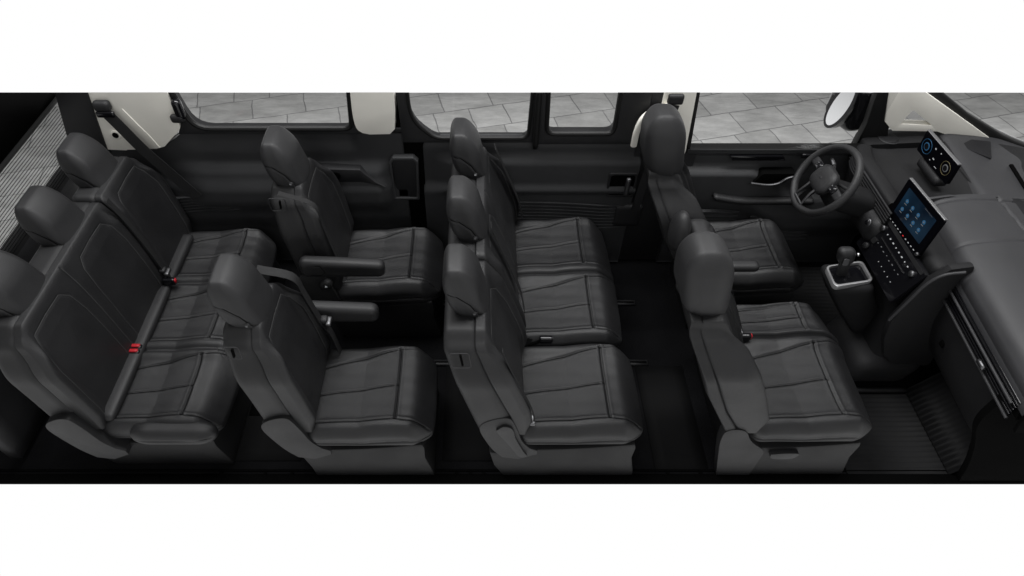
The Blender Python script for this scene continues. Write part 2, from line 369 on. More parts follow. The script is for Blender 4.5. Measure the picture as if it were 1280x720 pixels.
def back(t, prof, yc, w_, zt=1.075, seats=((0, .5),), dz=0, narrow=.06, bol=.040, leather='leather', joined=0):
    """shell + front leather pad of one backrest section; seats = (centre, width) of every place it carries"""
    T = PROF[prof]; zb = .41; H = zt - zb
    def mk(nm, ta, tb, m, ww, r, gro=(), front=False, da=0):
        def shp(P, N):
            z = np.clip(P[:, 2] + H / 2 + zb, zb - .05, 1.3)
            a = np.clip(P[:, 0] / .075, -1, 1) * .5 + .5
            xa = np.interp(z, *zip(*ta)) + da; xb = np.interp(z, *zip(*tb))
            y = P[:, 1].copy()
            x = xa * (1 - a) + xb * a
            top = smooth01(z, zt - .26, zt)
            free = np.where(np.sign(y) == joined, 0, 1) if joined else 1
            edge = free * np.sign(y) * narrow * top * smooth01(np.abs(y), w_ / 2 - .16, w_ / 2)
            if front:
                bb = np.zeros(len(P))
                for (c, sw) in seats:
                    q = np.abs(y - c) / (sw / 2)
                    inside = q < 1.02
                    inner = (np.abs(y) < w_ / 2 - .14) & (np.abs(c) > .05) & (np.sign(y - c) != np.sign(c))
                    bb = np.where(inside, smooth01(q, .55, .86) * (1 - .55 * smooth01(q, .9, 1.02)) * np.where(inner, .15, 1), bb)
                x = x + a * bol * bb * (1 - smooth01(z, zt - .12, zt)) * smooth01(z, zb, zb + .12)
                x = x + a * .010 * np.sin(np.clip((z - .5) / .6, 0, 1) * math.pi)      # lumbar swell
            zz = z - free * .05 * top * smooth01(np.abs(y), w_ / 2 - .14, w_ / 2)
            return np.stack([x, y - edge + yc, zz + dz], 1)
        def zn(P, N):
            k = np.zeros(len(P), bool)
            for (c, sw) in seats:
                lim = np.interp(P[:, 2] + mid, [zb - .02, zt - .42, zt - .24, zt - .13, zt - .085, zt - .075], [.66, .69, .70, .60, .40, 0])
                k |= np.abs(P[:, 1] - c) / (sw / 2) < lim
            return k & (N[:, 0] > .5) & (P[:, 2] + mid < zt - .075)
        return rbox(nm, (.15, ww, H), r, m, t, h=.0055 if front else .014, grooves=gro, shape=shp, zone=None, m2='leather', m3='seamlight', m3r=.0015)
    mid = (zt + zb) / 2
    mk('backrest_shell', T['xr'], T['xs'], 'shell', w_, .035)
    g = []
    for (c, sw) in seats:
        s = sw / 2
        for sg in (-1, 1):
            g.append((0, 1, [(c + sg * u * s, z - mid) for (u, z) in ((.0, zt - .06), (.50, zt - .065), (.66, zt - .11), (.72, zt - .22), (.74, zt - .42), (.74, zb - .02))], .005, .010))
    for (c0, s0), (c1, s1) in zip(seats[:-1], seats[1:]):
        ym = c0 + s0 / 2; g.append((0, 1, [(ym, -.5), (ym, .5)], .006, .010))
    mk('backrest_leather', T['xs'], T['xf'], leather, w_ - .006, .032, g, True, da=-.014)
def headrest(t, c, W=.26, H=.28, T=.135, lean=-.22, posts=True, dz=0, big=False):
    def shp(P, N):
        x, y, z = P[:, 0].copy(), P[:, 1].copy(), P[:, 2].copy(); u = z / (H / 2)
        y = y * (1 - (.26 if big else .16) * smooth01(u, -.3, 1) - (.03 if big else .05) * smooth01(-u, .3, 1))
        fr = x / (T / 2)
        x = x + .018 * (1 - (y / (W / 2)) ** 2) * smooth01(fr, 0, 1)               # bulged face
        x = x * (1 - (.15 if big else .25) * smooth01(u, .2, 1)) + .008 * smooth01(-u, 0, 1)
        z = z - .028 * fr * smooth01(-u, 0, 1) - .012 * (y / (W / 2)) ** 2 * smooth01(u, 0, 1)
        x = x + lean * z
        return np.stack([x, y, z], 1)
    gy = [[(-T / 2, .03), (-.015, .025), (T * .22, -.02), (T * .42, -.10)]]
    gr = [(1, s, gy[0], .004, .004) for s in (-1, 1)]
    hr = rbox('headrest', (T, W, H), (T * .36, .042, .075) if not big else (T * .40, .07, .10), 'leather_head', t, h=.0075, center=c, shape=shp, grooves=gr if not big else [])
    if not big:
        for sg in (-1,):
            yy = c[1] + sg * (W / 2 * .985 - .002); zc = -.072; xc = .036 + lean * zc
            link('release_button', *disc((c[0] + xc, yy, c[2] + zc), (0, sg, 0), .0125, .006), 'plastic', hr)
            link('button_emblem', *disc((c[0] + xc, yy + sg * .004, c[2] + zc), (0, sg, 0), .008, .005, n=4), 'steel', hr, smooth=False)
    if posts:
        for sg in (-1, 1):
            b = Vector(c) + Vector((-lean * 0 + .01, sg * .06, -H / 2 - .05)); e = Vector(c) + Vector((-.01, sg * .06, 0))
            sweep('post', [b, e], circ(.007, 10), 'gloss', hr, up=(0, 1, 0))
    return hr
def disc(c, nrm, r, h_, n=20):
    nrm = Vector(nrm).normalized(); a = nrm.orthogonal().normalized(); b = nrm.cross(a); V = []; c = Vector(c)
    for (rr, hh) in ((r, -h_), (r, h_ * .6), (r * .8, h_)):
        for i in range(n):
            t = 2 * math.pi * i / n; V.append(c + a * rr * math.cos(t) + b * rr * math.sin(t) + nrm * hh)
    F = [(k * n + i, k * n + (i + 1) % n, (k + 1) * n + (i + 1) % n, (k + 1) * n + i) for k in range(2) for i in range(n)]
    F += [tuple(range(n))[::-1], tuple(2 * n + i for i in range(n))]
    return V, F
def cushion(t, yc, w_, places, L=.60, z0=.285, z1=.43, x0=-.05, dz=0, nose=.03, gap=.018, name='cushion'):
    H = z1 - z0 + .01; g = []
    hx = L / 2
    for i, (c, sw) in enumerate(places):
        s = sw / 2; fx = hx - .155
        g.append((2, 1, [(fx, c - .72 * s), (fx, c + .80 * s)], .0052, .013))                       # cross seam behind the nose
        g.append((2, 1, [(-hx, c + .42 * s), (-.1, c + .60 * s), (fx, c + .80 * s), (hx, c + .90 * s)], .0045, .007))
        g.append((2, 1, [(-hx, c - .76 * s), (fx, c - .72 * s), (hx, c - .78 * s)], .0045, .008))
        g.append((2, 1, [(-hx, c - .16 * s), (fx, c + .03 * s)], .0045, .008))
    for (c0, s0), (c1, s1) in zip(places[:-1], places[1:]):
        ym = c0 + s0 / 2; g.append((2, 1, [(-hx, ym), (hx, ym)], .007, gap))
    for s in (-1, 1): g.append((1, s, [(-hx, -.006), (0, -.016), (hx, .004)], .0048, .010))
    g.append((0, 1, [(-w_ / 2, -.005), (w_ / 2, -.005)], .004, .005))
    def shp(P, N):
        x, y, z = P[:, 0].copy(), P[:, 1].copy(), P[:, 2].copy(); up = smooth01(z, -H / 2, H / 2)
        for (c, sw) in places:
            q = np.abs(y - c) / (sw / 2); z = z + np.where(q < 1, up * (.018 * smooth01(q, .6, .86) * (1 - .7 * smooth01(q, .86, 1)) - .006 * (1 - smooth01(q, .3, .7))), 0)
        u = (x + hx) / L
        z = z + up * (.022 * np.sin(np.clip(u - .45, 0, .55) / .55 * math.pi) - .050 * smooth01(u, .84, 1.0) - .012 * (1 - smooth01(u, 0, .3)))
        x = x + nose * smooth01(u, .8, 1) * (1 - (2 * (y) / w_) ** 4) - .02 * smooth01(np.abs(y), w_ / 2 - .07, w_ / 2) * smooth01(u, .8, 1)
        y = y * (1 - .02 * (1 - up))
        ph = x * 23 + y * 31
        z = z + up * .0012 * np.sin(ph) * np.sin(y * 47 - x * 13)
        return np.stack([x + x0 + hx, y + yc, z + z0 + H / 2 + dz], 1)
    def zn(P, N):
        k = np.zeros(len(P), bool)
        for (c, sw) in places:
            s = sw / 2; hi = np.interp(P[:, 0], [-hx, -.1, hx - .155], [.42, .60, .80]); lo = np.interp(P[:, 0], [-hx, hx - .155], [-.76, -.72]); q = (P[:, 1] - c) / s
            k |= (q < hi) & (q > lo)
        return k & (N[:, 2] > .5) & (P[:, 0] < hx - .155)
    return rbox(name, (L, w_, H), (.085, .075, .055), 'leather', t, h=.0055, zone=zn, grooves=[(a, s, [(p[0], p[1]) for p in pts], wd, dp) for (a, s, pts, wd, dp) in g], shape=shp)
def base(t, yc, w_, dz=0, xe=.53, left=((-.05, .004), (-.06, .10))):
    p = curve([(-.02, .29 + dz), (.10, .285 + dz), (.30, .30 + dz), (xe - .01, .335 + dz)], 5)
    p = [tuple(q) for q in p] + [(xe, .30 + dz), (xe - .002, .20), (xe + .03, .05), (xe + .035, .004)] + list(left) + [(-.09, .24 + dz)]
    return extrude_poly('base_skirt', p, 'y', yc - w_ / 2, yc + w_ / 2, 'base', t, bev=.012)
def hinge(t, y, th=.05, dz=0, sx_=0, k=1):
    p = curve([(-.10, .22), (-.15, .30), (-.195, .42), (-.212, .50), (-.19, .55), (-.13, .585), (-.085, .59), (-.062, .565), (-.035, .48), (-.01, .38), (.03, .31)], 4) + [(.07, .285), (.07, .25), (-.02, .20)]
    return extrude_poly('recliner_cover', [(q[0] + sx_ * min(1, max(0, (q[1] - .3) / .3)), q[1] + dz) for q in p], 'y', y - th / 2, y + th / 2, 'shell', t, bev=.012)
def armrest(t, y, th=.072):
    def shp(P, N):
        x, y_, z = P[:, 0].copy(), P[:, 1].copy(), P[:, 2].copy(); u = (x + .22) / .44
        z = z * (1.12 - .28 * u) + .012 * (1 - u) - .01
        return np.stack([x, y_, z], 1)
    a = rbox('armrest', (.45, th, .115), (.04, .026, .035), 'leather_head', t, h=.011, center=(.065, y, .675), shape=shp, grooves=[(1, -1, [(-.16, .03), (-.11, .035), (-.09, -.01), (-.12, -.04), (-.17, -.03)], .004, .003)])
    return a

# row of two captain's chairs
def captain(name, label, y, arm_side, belt_label):
    t = thing(name, label, 'seat', (-.80, y, 0), 0, "captain's chairs with armrests in the third row")
    back(t, 'std', 0, .50, seats=((0, .50),)); headrest(t, (-.205, 0, 1.165)); cushion(t, 0, .53, [(0, .53)])
    base(t, 0, .52); hinge(t, -.240); hinge(t, .240)
    armrest(t, arm_side * .300)
    link('armrest_pivot', *disc((-.085, arm_side * .262, .62), (0, -1, 0), .045, .02), 'plastic', t)
    sweep('belt_slot_bezel', [(a, -.236, b - .05) for a, b in rounded([(-.245, 1.06), (-.165, 1.06), (-.165, 1.14), (-.25, 1.14)], .015)], circ(.002, 6), 'plastic', t, up=(0, 1, 0), closed=True)
    extrude_poly('belt_slot', [(-.20, 1.025), (-.192, 1.025), (-.187, 1.075), (-.196, 1.075)], 'y', -.242, -.230, 'black', t, bev=.001)
    return t
far_cap = captain('captain_seat', 'black leather single seat with its armrest down, next to the rear side window', .405, -1, '')
near_cap = captain('captain_seat', 'black leather single seat in the foreground, with silver belt tongue hanging beside it', -.505, 1, '')
for kx in (-.045,):
    link('recline_switch', *disc((-.06, -.262, .50), (0, -1, 0), .036, .03), 'plastic', far_cap)
    link('switch_mark', *disc((-.055, -.294, .505), (0, -1, 0), .009, .002, n=3), 'icon', far_cap, smooth=False)

# second-row bench
b2 = thing('rear_bench_seat', 'wide three-place black leather bench right behind the front seats', 'bench seat', (.21, 0, 0))
back(b2, 'mid', -.495, .545, seats=((0, .545),), joined=1); back(b2, 'mid', .265, .975, seats=((-.24, .46), (.25, .50)), joined=-1)
for yc in (-.45, .0, .47): headrest(b2, (-.285, yc, 1.17), W=.255)
cushion(b2, -.495, .54, [(0, .54)], L=.615); cushion(b2, .27, .98, [(-.245, .48), (.245, .50)], L=.60)
LF = ((-.09, .004), (-.14, .12), (-.165, .26))
base(b2, -.50, .53, xe=.55, left=LF); base(b2, .27, .95, xe=.54)
hinge(b2, -.740, .06); hinge(b2, -.225, .03)
rec = curve([(-.135, .50), (-.10, .535), (-.06, .51), (-.04, .42), (.0, .30), (.02, .25), (-.02, .25), (-.07, .36), (-.12, .46), (-.135, .50)], 5)[:-1]
extrude_poly('recliner_lever', [tuple(q) for q in rec], 'y', -.782, -.76, 'leather_head', b2, bev=.008)
sweep('belt_slot_bezel', [(a, -.750, b) for a, b in rounded([(-.325, .96), (-.245, .96), (-.255, 1.06), (-.335, 1.06)], .015)], circ(.0022, 6), 'plastic', b2, up=(0, 1, 0), closed=True)
extrude_poly('belt_slot', [(-.285, .975), (-.277, .975), (-.285, 1.045), (-.294, 1.045)], 'y', -.753, -.742, 'black', b2, bev=.001)

# fourth-row bench
b4 = thing('rear_bench_seat', 'three-place black leather bench at the very back with red belt buckles', 'bench seat', (-1.83, 0, 0)); D4 = -.05
back(b4, 'std', -.235, .95, seats=((-.235, .48), (.245, .47)), dz=D4, bol=.03, joined=1); back(b4, 'std', .489, .487, seats=((0, .487),), dz=D4, bol=.03, joined=-1)
for yc in (-.40, .03, .46): headrest(b4, (-.225, yc, 1.085), W=.26, H=.28, lean=-.3)
cushion(b4, -.0, 1.42, [(-.475, .47), (0, .48), (.475, .47)], L=.58, dz=D4, gap=.007)
base(b4, -.02, 1.36, dz=D4, xe=.50, left=LF); hinge(b4, -.71, .07, dz=D4)
rbox('side_bolster', (.42, .11, .115), (.10, .05, .05), 'leather', b4, h=.008, center=(.34, -.705, .350), grooves=[(1, -1, [(-.2, 0), (.2, .01)], .004, .005)])
rbox('gap_cover', (.085, 1.30, .05), .018, 'leather_head', b4, h=.02, center=(.012, -.02, .405))
for yy in (-.245, -.277):
    rbox('buckle', (.075, .026, .05), .005, 'gloss', b4, h=.02, center=(.012, yy, .412)); 
    rbox('buckle_release', (.062, .020, .012), .003, 'red', b4, h=.02, center=(.012, yy, .438))

# front seats
def fcushion(t, yc, w_, places): return cushion(t, yc, w_, places, L=.56, z0=.30, z1=.45, x0=-.05)
drv = thing('driver_seat', 'black leather seat behind the steering wheel with slim inner armrest', 'seat', (1.33, .465, 0))
back(drv, 'front', 0, .50, zt=1.11, seats=((0, .50),), bol=.06, narrow=.10); headrest(drv, (-.41, 0, 1.225), W=.265, H=.36, T=.19, lean=-.12, big=True)
cushion(drv, 0, .52, [(0, .52)], L=.60, z0=.30, z1=.45); base(drv, 0, .50, dz=.01, xe=.52)
rbox('armrest', (.17, .065, .05), (.03, .02, .02), 'leather_head', drv, h=.01, center=(.12, -.285, .60), shape=None)
rbox('armrest_arm', (.34, .03, .04), .012, 'plastic', drv, h=.02, center=(-.06, -.29, .59))
psg = thing('front_passenger_bench', 'two-place black leather front seat nearest the camera, beside the glovebox', 'bench seat', (1.33, -.36, 0))
back(psg, 'front', -.145, .51, zt=1.11, seats=((0, .51),), bol=.06, narrow=.10); headrest(psg, (-.42, -.105, 1.225), W=.275, H=.36, T=.19, lean=-.12, big=True)
cushion(psg, -.0, .80, [(-.125, .55), (.275, .25)], L=.60, z0=.30, z1=.45, nose=.045)
base(psg, -.02, .76, dz=.01, xe=.52); extrude_poly('recliner_cover', rounded([(-.10, .01), (-.178, .36), (-.182, .475), (-.085, .475), (-.03, .36), (.07, .27), (.07, .01)], [.001, .06, .05, .05, .05, .04, .001]), 'y', -.403, -.35, 'shell', psg, bev=.012)
hd = curve([(.09, .275), (.10, .24), (.15, .225), (.21, .235), (.225, .28), (.16, .285), (.09, .275)], 5)[:-1]
extrude_poly('release_handle', [tuple(q) for q in hd], 'y', -.425, -.40, 'plastic', psg, bev=.006)
# narrow centre backrest with cup holder, between the two front backs
def midshape(P, N):
    z = P[:, 2] + .40; x = P[:, 0] * (1.0) ; lean = -(z - .45) * .43
    return np.stack([x + lean, P[:, 1] * (1 - .12 * smooth01(z, .6, .75)), P[:, 2]], 1)
rbox('centre_backrest', (.15, .22, .54), (.06, .07, .09), 'leather', psg, h=.009, center=(-.14, .445, .71), shape=midshape, grooves=[(0, 1, [(-.09, -.4), (-.085, .22), (0, .26), (.085, .22), (.09, -.4)], .0045, .006)])
ell('centre_pad', (-.335, .44, .955), (.05, .075, .12), 'leather_head', psg)
link('cup_holder', *disc((-.235, .33, .80), (.6, -.2, .8), .036, .018), 'gloss', psg)
link('cup_holder_rim', *disc((-.232, .329, .806), (.6, -.2, .8), .026, .018), 'steel', psg)

# ------------------------------------------------------------------ seat belts (each hangs on its seat or pillar: a thing of its own)
def belt(label, path, tongue=None, buckle=None, grp='seat belts', up=(0, -1, 0), wid=.046, red=False):
    t = thing('seat_belt', label, 'seat belt', path[0], 0, grp); o = Vector(path[0])
    strap('strap', [Vector(q) - o for q in curve(path, 5)], 'belt', t, wid, up)
    if tongue is not None:
        c = Vector(tongue) - o
        rbox('tongue', (.028, .055, .02), .005, 'steel', t, h=.01, center=c, warp=None)
        rbox('tongue_grip', (.035, .04, .028), .008, 'plastic', t, h=.01, center=c + Vector((-.02, 0, .015)))
    if buckle is not None:
        b = rbox('buckle', (.07, .028, .045), .008, 'gloss', t, h=.01, center=Vector(buckle) - o)
        rbox('release_button', (.012, .02, .03), .003, 'red' if red else 'plastic', b, h=.02, center=Vector(buckle) - o + Vector((.034, 0, .004)))
        # stalk
        sweep('stalk', [Vector(buckle) - o, Vector(buckle) - o + Vector((-.09, .0, -.05))], circ(.009, 8), 'black', b, up=(0, 1, 0))
    return t
def bpath(x0, prof, pts, off=.055, dz=0):
    return [(x0 + itp(z - dz, PROF[prof]['xf']) + off, y, z) for (y, z) in pts]
UPB = (-1, 0, -.3)
belt('black belt on the far single seat, coming out of a slot in its shoulder', [(-1.0, .20, 1.10)] + bpath(-.80, 'std', [(.195, 1.03), (.19, .9), (.185, .75), (.185, .6), (.19, .5)], .052), up=UPB, wid=.034)
belt('black belt hanging with silver tongue over the foreground single seat', [(-.98, -.33, 1.11)] + bpath(-.80, 'std', [(-.32, 1.05), (-.31, .93), (-.30, .80), (-.29, .70)], .058) + [(-.745, -.285, .60), (-.72, -.30, .46)], tongue=(-.745, -.285, .69), up=UPB)
belt('thin black belt along the outer edge of the nearest place of the middle bench', bpath(.21, 'mid', [(-.705, 1.02), (-.715, .9), (-.72, .75), (-.725, .6), (-.725, .47)], .050), tongue=(.245, -.725, .50), up=UPB, wid=.024)
belt('black belt with big buckle lying over the seam of the middle bench', bpath(.21, 'mid', [(-.02, 1.09), (.0, .95), (.01, .78), (.0, .6), (-.02, .46)], .03), up=UPB)
belt('black belt of the bench place beside the sliding door', bpath(.21, 'mid', [(.60, 1.09), (.64, .97), (.68, .8), (.70, .64), (.70, .50)], .058), up=UPB)
belt('short black buckle on a stalk in the gap of the middle bench cushions', [(.20, -.23, .47), (.24, -.23, .465), (.27, -.23, .455)], buckle=(.345, -.225, .465))
belt('long black belt between the back bench places, ending in a silver buckle', bpath(-1.83, 'std', [(.215, 1.04), (.225, .95), (.235, .82), (.24, .66), (.235, .52), (.225, .45)], .055, dz=-.05), tongue=(-1.775, .23, .50), buckle=(-1.77, .20, .455), up=UPB, wid=.035, red=True)
belt('black belt with red buckle beside the headrest of the two-place front seat', bpath(1.33, 'front', [(-.20, 1.0), (-.21, .85), (-.215, .70), (-.22, .56)], .075), tongue=(1.345, -.215, .53), buckle=(1.37, -.235, .50), up=UPB, red=True)

# window-side belt from the pillar
pb = thing('seat_belt', 'black belt running from the cream rear pillar down behind the back bench', 'seat belt', (-2.02, .75, 1.25), 0, 'seat belts')
strap('strap', [Vector(q) for q in curve([(0, -.015, -.02), (.05, -.03, -.10), (.14, -.05, -.26), (.24, -.06, -.42), (.34, -.07, -.58)], 5)], 'belt', pb, .072, up=(0, -1, .1))
rbox('anchor_cover', (.09, .05, .06), .02, 'plastic', pb, h=.01, center=(-.005, .0, -.005))
rbox('anchor_loop', (.10, .02, .035), .008, 'gloss', pb, h=.01, center=(.005, -.02, -.045))

# ------------------------------------------------------------------ van body (cutaway: far side, tailgate, windscreen pillar)
body = thing('van_body', 'far side of the van interior with dark panels, cream pillars and windows onto the paving', 'van body', (0, 0, 0))
SILL = [(-2.32, .95), (-2.16, .945), (-1.82, .952), (-1.74, 1.00), (-1.66, 1.055), (-1.55, 1.06), (-.72, 1.06), (-.66, 1.045), (-.44, 1.04)]
YW = .80
def gauss(x, c, s): return math.exp(-((x - c) / s) ** 2)
def ss(x, a, b): t = min(1, max(0, (x - a) / (b - a))); return t * t * (3 - 2 * t)
# rear side panel
def rear_relief(x, z):
    r = .0
    r += .045 * (1 - ss(z, .77, .87)) * ss(z, .46, .60) * ss(x, -1.95, -1.6) * (1 - ss(x, -.62, -.50))      # arm ledge
    r += .03 * (1 - ss(z, .66, .78)) * ss(z, .3, .45)
    r -= .022 * ss(z, .90, .99) * ss(x, -1.75, -1.6) * (1 - ss(x, -.75, -.68)) * (1 - ss(z, 1.03, 1.06))          # coved band under the window
    r += .10 * (1 - ss(x, -2.2, -1.95)) * 0
    r -= .012 * gauss(z, .845, .006) * ss(x, -1.75, -1.6) * (1 - ss(x, -.8, -.7))
    return r
xs_ = lin(-2.32, -.44, 150); ts_ = lin(0, 1, 90)
def rear_fn(x, t):
    z = .02 + t * (itp(x, SILL) - .02); return (x, YW - rear_relief(x, z), z)
grid('rear_side_panel', rear_fn, xs_, ts_, 'trim', body, thick=(0, .05, 0))
def ribs(name, x0, x1, z0, z1, y0, n, parent, sl=0, taper=.03, m='trim'):
    V = []; F = []; o = 0
    for i in range(n):
        z = z0 + (z1 - z0) * (i + .5) / n
        for j, x in enumerate(lin(x0, x1, 12)):
            zz = z + sl * (x - x0) / (x1 - x0) + .018 * math.sin(math.pi * j / 12)
            e = min(1, j / 2, (12 - j) / 2) * .018; hh = (z1 - z0) / n * .30
            V += [(x, y0 + .004, zz - hh), (x, y0 - e, zz - hh * .4), (x, y0 - e, zz + hh * .4), (x, y0 + .004, zz + hh)]
            if j: 
                a = o + (j - 1) * 4; b = o + j * 4
                F += [(a + k, b + k, b + k + 1, a + k + 1) for k in range(3)]
        o += 13 * 4
    return link(name, V, F, m, parent, smooth=False)
ribs('trim_ribs', -1.93, -1.46, .47, .60, YW - .040, 6, body, sl=.03)
extrude_poly('storage_recess', [(-.515, .60), (-.385, .60), (-.375, .86), (-.39, .88), (-.50, .88), (-.512, .86)], 'y', YW - .030, YW + .01, 'plastic', body, bev=.006)
extrude_poly('recess_rim', [(-.53, .585), (-.37, .585), (-.36, .87), (-.385, .90), (-.505, .90), (-.527, .87)], 'y', YW - .044, YW + .0, 'trim', body, bev=.006, holes=[[(-.515, .60), (-.385, .60), (-.375, .86), (-.39, .88), (-.50, .88), (-.512, .86)]])
extrude_poly('cup_recess', [tuple(q) for q in curve([(-.98, .80), (-.96, .765), (-.84, .765), (-.82, .79), (-.84, .815), (-.96, .815), (-.98, .80)], 4)[:-1]], 'y', YW - .072, YW, 'black', body, bev=.003)
extrude_poly('panel_pocket', [(-1.00, .74), (-.70, .74), (-.56, .70), (-.62, .74), (-.70, .83), (-1.0, .84)], 'y', YW - .066, YW, 'plastic', body, bev=.008)
rbox('belt_guide', (.05, .05, .12), .02, 'gloss', body, h=.01, center=(-1.625, .755, 1.22), cut=True)
rbox('guide_hook', (.075, .035, .05), .016, 'plastic', body, h=.01, center=(-1.645, .745, 1.17))
# pillars and frames above the sill (all trimmed by the section plane)
TOPZ = 1.45
extrude_poly('rear_corner_pillar', [(-2.36, .90), (-2.14, .90), (-2.06, TOPZ), (-2.22, TOPZ), (-2.33, 1.0)], 'y', .765, .86, 'plastic', body, bev=.006, cut=True)
cr = [(-2.165, .945), (-2.03, .938), (-2.02, .943), (-1.985, .943), (-1.85, .95)] + [tuple(q) for q in curve([(-1.80, .965), (-1.74, 1.02), (-1.675, 1.08), (-1.662, 1.14), (-1.66, 1.25), (-1.67, TOPZ)], 4)] + [(-2.06, TOPZ)]
cp = extrude_poly('cream_pillar_trim', cr, 'y', .775, .85, 'cream', body, bev=.012, cut=True)
link('screw_recess', *disc((-2.045, .773, 1.045), (0, -1, 0), .030, .003), 'cream', cp)
link('fixing_bolt', *disc((-2.045, .768, 1.045), (0, -1, 0), .017, .004), 'black', cp)
sweep('trim_groove', [(-1.94, .774, 1.21), (-1.90, .774, 1.12), (-1.86, .774, 1.04), (-1.83, .774, .96)], circ(.003, 6), 'cream', cp)
c2 = [(-.455, TOPZ), (-.462, 1.2), (-.475, 1.08), (-.505, 1.048), (-.62, 1.045)] + [tuple(q) for q in curve([(-.66, 1.055), (-.69, 1.09), (-.697, 1.2), (-.68, TOPZ)], 3)]
extrude_poly('cream_pillar_trim', c2, 'y', .775, .85, 'cream', body, bev=.012, cut=True)
def window(name, hole, outer, seal=.012, m='rubber', par=None, fm='plastic', y0=.785, y1=.85):
    h = [tuple(q) for q in hole]
    f = extrude_poly(name, outer, 'y', y0, y1, fm, par or body, bev=.006, holes=[h], cut=True)
    sweep('window_seal', [(q[0], y0 + .004, q[1]) for q in h], circ(seal, 8), m, f, up=(0, 1, 0), closed=True, cut=True)
    cx = sum(q[0] for q in h) / len(h); cz = sum(q[1] for q in h) / len(h)
    extrude_poly('glass', [(cx + (q[0] - cx) * 1.01, cz + (q[1] - cz) * 1.01) for q in h], 'y', .835, .839, 'glass', f, bev=0, cut=True)
    return f
window('quarter_window', rounded([(-1.60, 1.075), (-.715, 1.075), (-.685, 1.50), (-1.68, 1.50)], [.10, .05, .05, .05]),
       [(-1.70, 1.04), (-.66, 1.04), (-.66, 1.055), (-.67, TOPZ + .1), (-1.75, TOPZ + .1), (-1.66, 1.12)], seal=.016)

# sliding door
sd_out = [(-.44, .0), (-.44, TOPZ)]
door = thing('sliding_door', 'black sliding door panel with two windows, ribbed trim and small pull handle', 'door', (0, 0, 0))
def sd_relief(x, z):
    r = .02 + .035 * (1 - ss(z, .83, .90)) * ss(z, .60, .66) * ss(x, -.30, -.1)
    r += .03 * (1 - ss(z, .62, .7)) - .02 * ss(z, .93, .985) * (1 - ss(z, 1.0, 1.01))
    return r
def sd_fn(x, t):
    z = .02 + t * ((1.01 if x < .30 else 1.01) - .02); return (x, YW + .03 - sd_relief(x, z), z)
grid('door_panel', sd_fn, lin(-.34, .94, 100), lin(0, 1, 70), 'trim', door, thick=(0, .04, 0))
sdo = [(-.44, .02), (-.345, .02), (-.335, .95), (-.31, 1.0), (.94, 1.0), (.94, TOPZ + .1), (-.46, TOPZ + .1), (-.445, 1.1)]
h1 = rounded([(-.255, 1.008), (.275, 1.008), (.29, 1.60), (-.40, 1.60), (-.385, 1.13)], [.05, .05, .03, .03, .10])
f = window('window_frame', h1, [(-.44, .98), (.32, .98), (.32, 1.65), (-.46, 1.65)], par=door, y0=.79)
h2 = rounded([(.372, 1.048), (.752, 1.048), (.745, 1.60), (.355, 1.60)], [.05, .05, .03, .03])
f2 = window('window_frame', h2, [(.32, .98), (.93, .98), (.90, 1.65), (.32, 1.65)], par=door, y0=.775, seal=.014)
rbox('window_bar', (.035, .03, .6), .01, 'rubber', door, h=.03, center=(.315, .775, 1.25), cut=True)
extrude_poly('pillar_backing', [(-.50, .5), (-.40, .5), (-.43, 1.1), (-.44, 1.65), (-.50, 1.65)], 'y', .86, .90, 'black', door, bev=.003, cut=True)
extrude_poly('door_edge', [(-.445, .02), (-.34, .02), (-.33, .95), (-.31, 1.0), (-.44, 1.0)], 'y', .80, .84, 'black', door, bev=.004)
ribs('trim_ribs', .0, .90, .36, .57, YW - .022, 8, door, sl=-.04)
extrude_poly('handle_recess', rounded([(.775, .61), (.93, .61), (.93, .77), (.775, .77)], .02), 'y', YW - .03, YW + .02, 'black', door, bev=.003)
extrude_poly('handle_bezel', rounded([(.765, .60), (.94, .60), (.94, .78), (.765, .78)], .02), 'y', YW - .036, YW + .0, 'plastic', door, bev=.004, holes=[rounded([(.78, .615), (.925, .615), (.925, .765), (.78, .765)], .02)])
rbox('handle', (.03, .03, .13), .01, 'steel', door, h=.01, center=(.885, YW - .045, .69))
rbox('latch_block', (.17, .05, .17), .015, 'plastic', door, h=.02, center=(.93, YW - .01, .44))

# B pillar
bp_ = thing('door_pillar', 'cream pillar with open grab handle behind the driver seat', 'pillar', (0, 0, 0))
outer = [(.905, .90), (1.20, .90), (1.15, 1.6), (.94, 1.6), (.95, 1.28), (.91, 1.20)]
extrude_poly('pillar_trim', [(.96, .90), (1.19, .90), (1.19, .93), (1.135, 1.6), (.985, 1.6), (.985, 1.0)], 'y', .79, .86, 'cream', bp_, bev=.01, cut=True)
sweep('grab_handle', curve([(.872, .765, .98), (.868, .745, 1.09), (.885, .74, 1.17), (.93, .745, 1.215), (.98, .76, 1.225), (1.02, .78, 1.225)], 5), rrect(.035, .03, .012), 'cream', bp_, up=(0, 1, 0), cut=True)
extrude_poly('pillar_backing', [(.90, .02), (1.26, .02), (1.26, .90), (1.18, .96), (1.06, 1.05), (1.05, 1.6), (.90, 1.6)], 'y', .80, .87, 'plastic', bp_, bev=.004, cut=True)
rbox('belt_guide', (.085, .03, .06), .012, 'plastic', bp_, h=.01, center=(1.045, .765, 1.275), cut=True)
strap('belt_strap', [(1.05, .765, 1.24), (1.03, .76, 1.1), (1.0, .75, .95), (.98, .745, .8), (.96, .745, .5)], 'plastic', bp_, .05, up=(0, -1, .1))

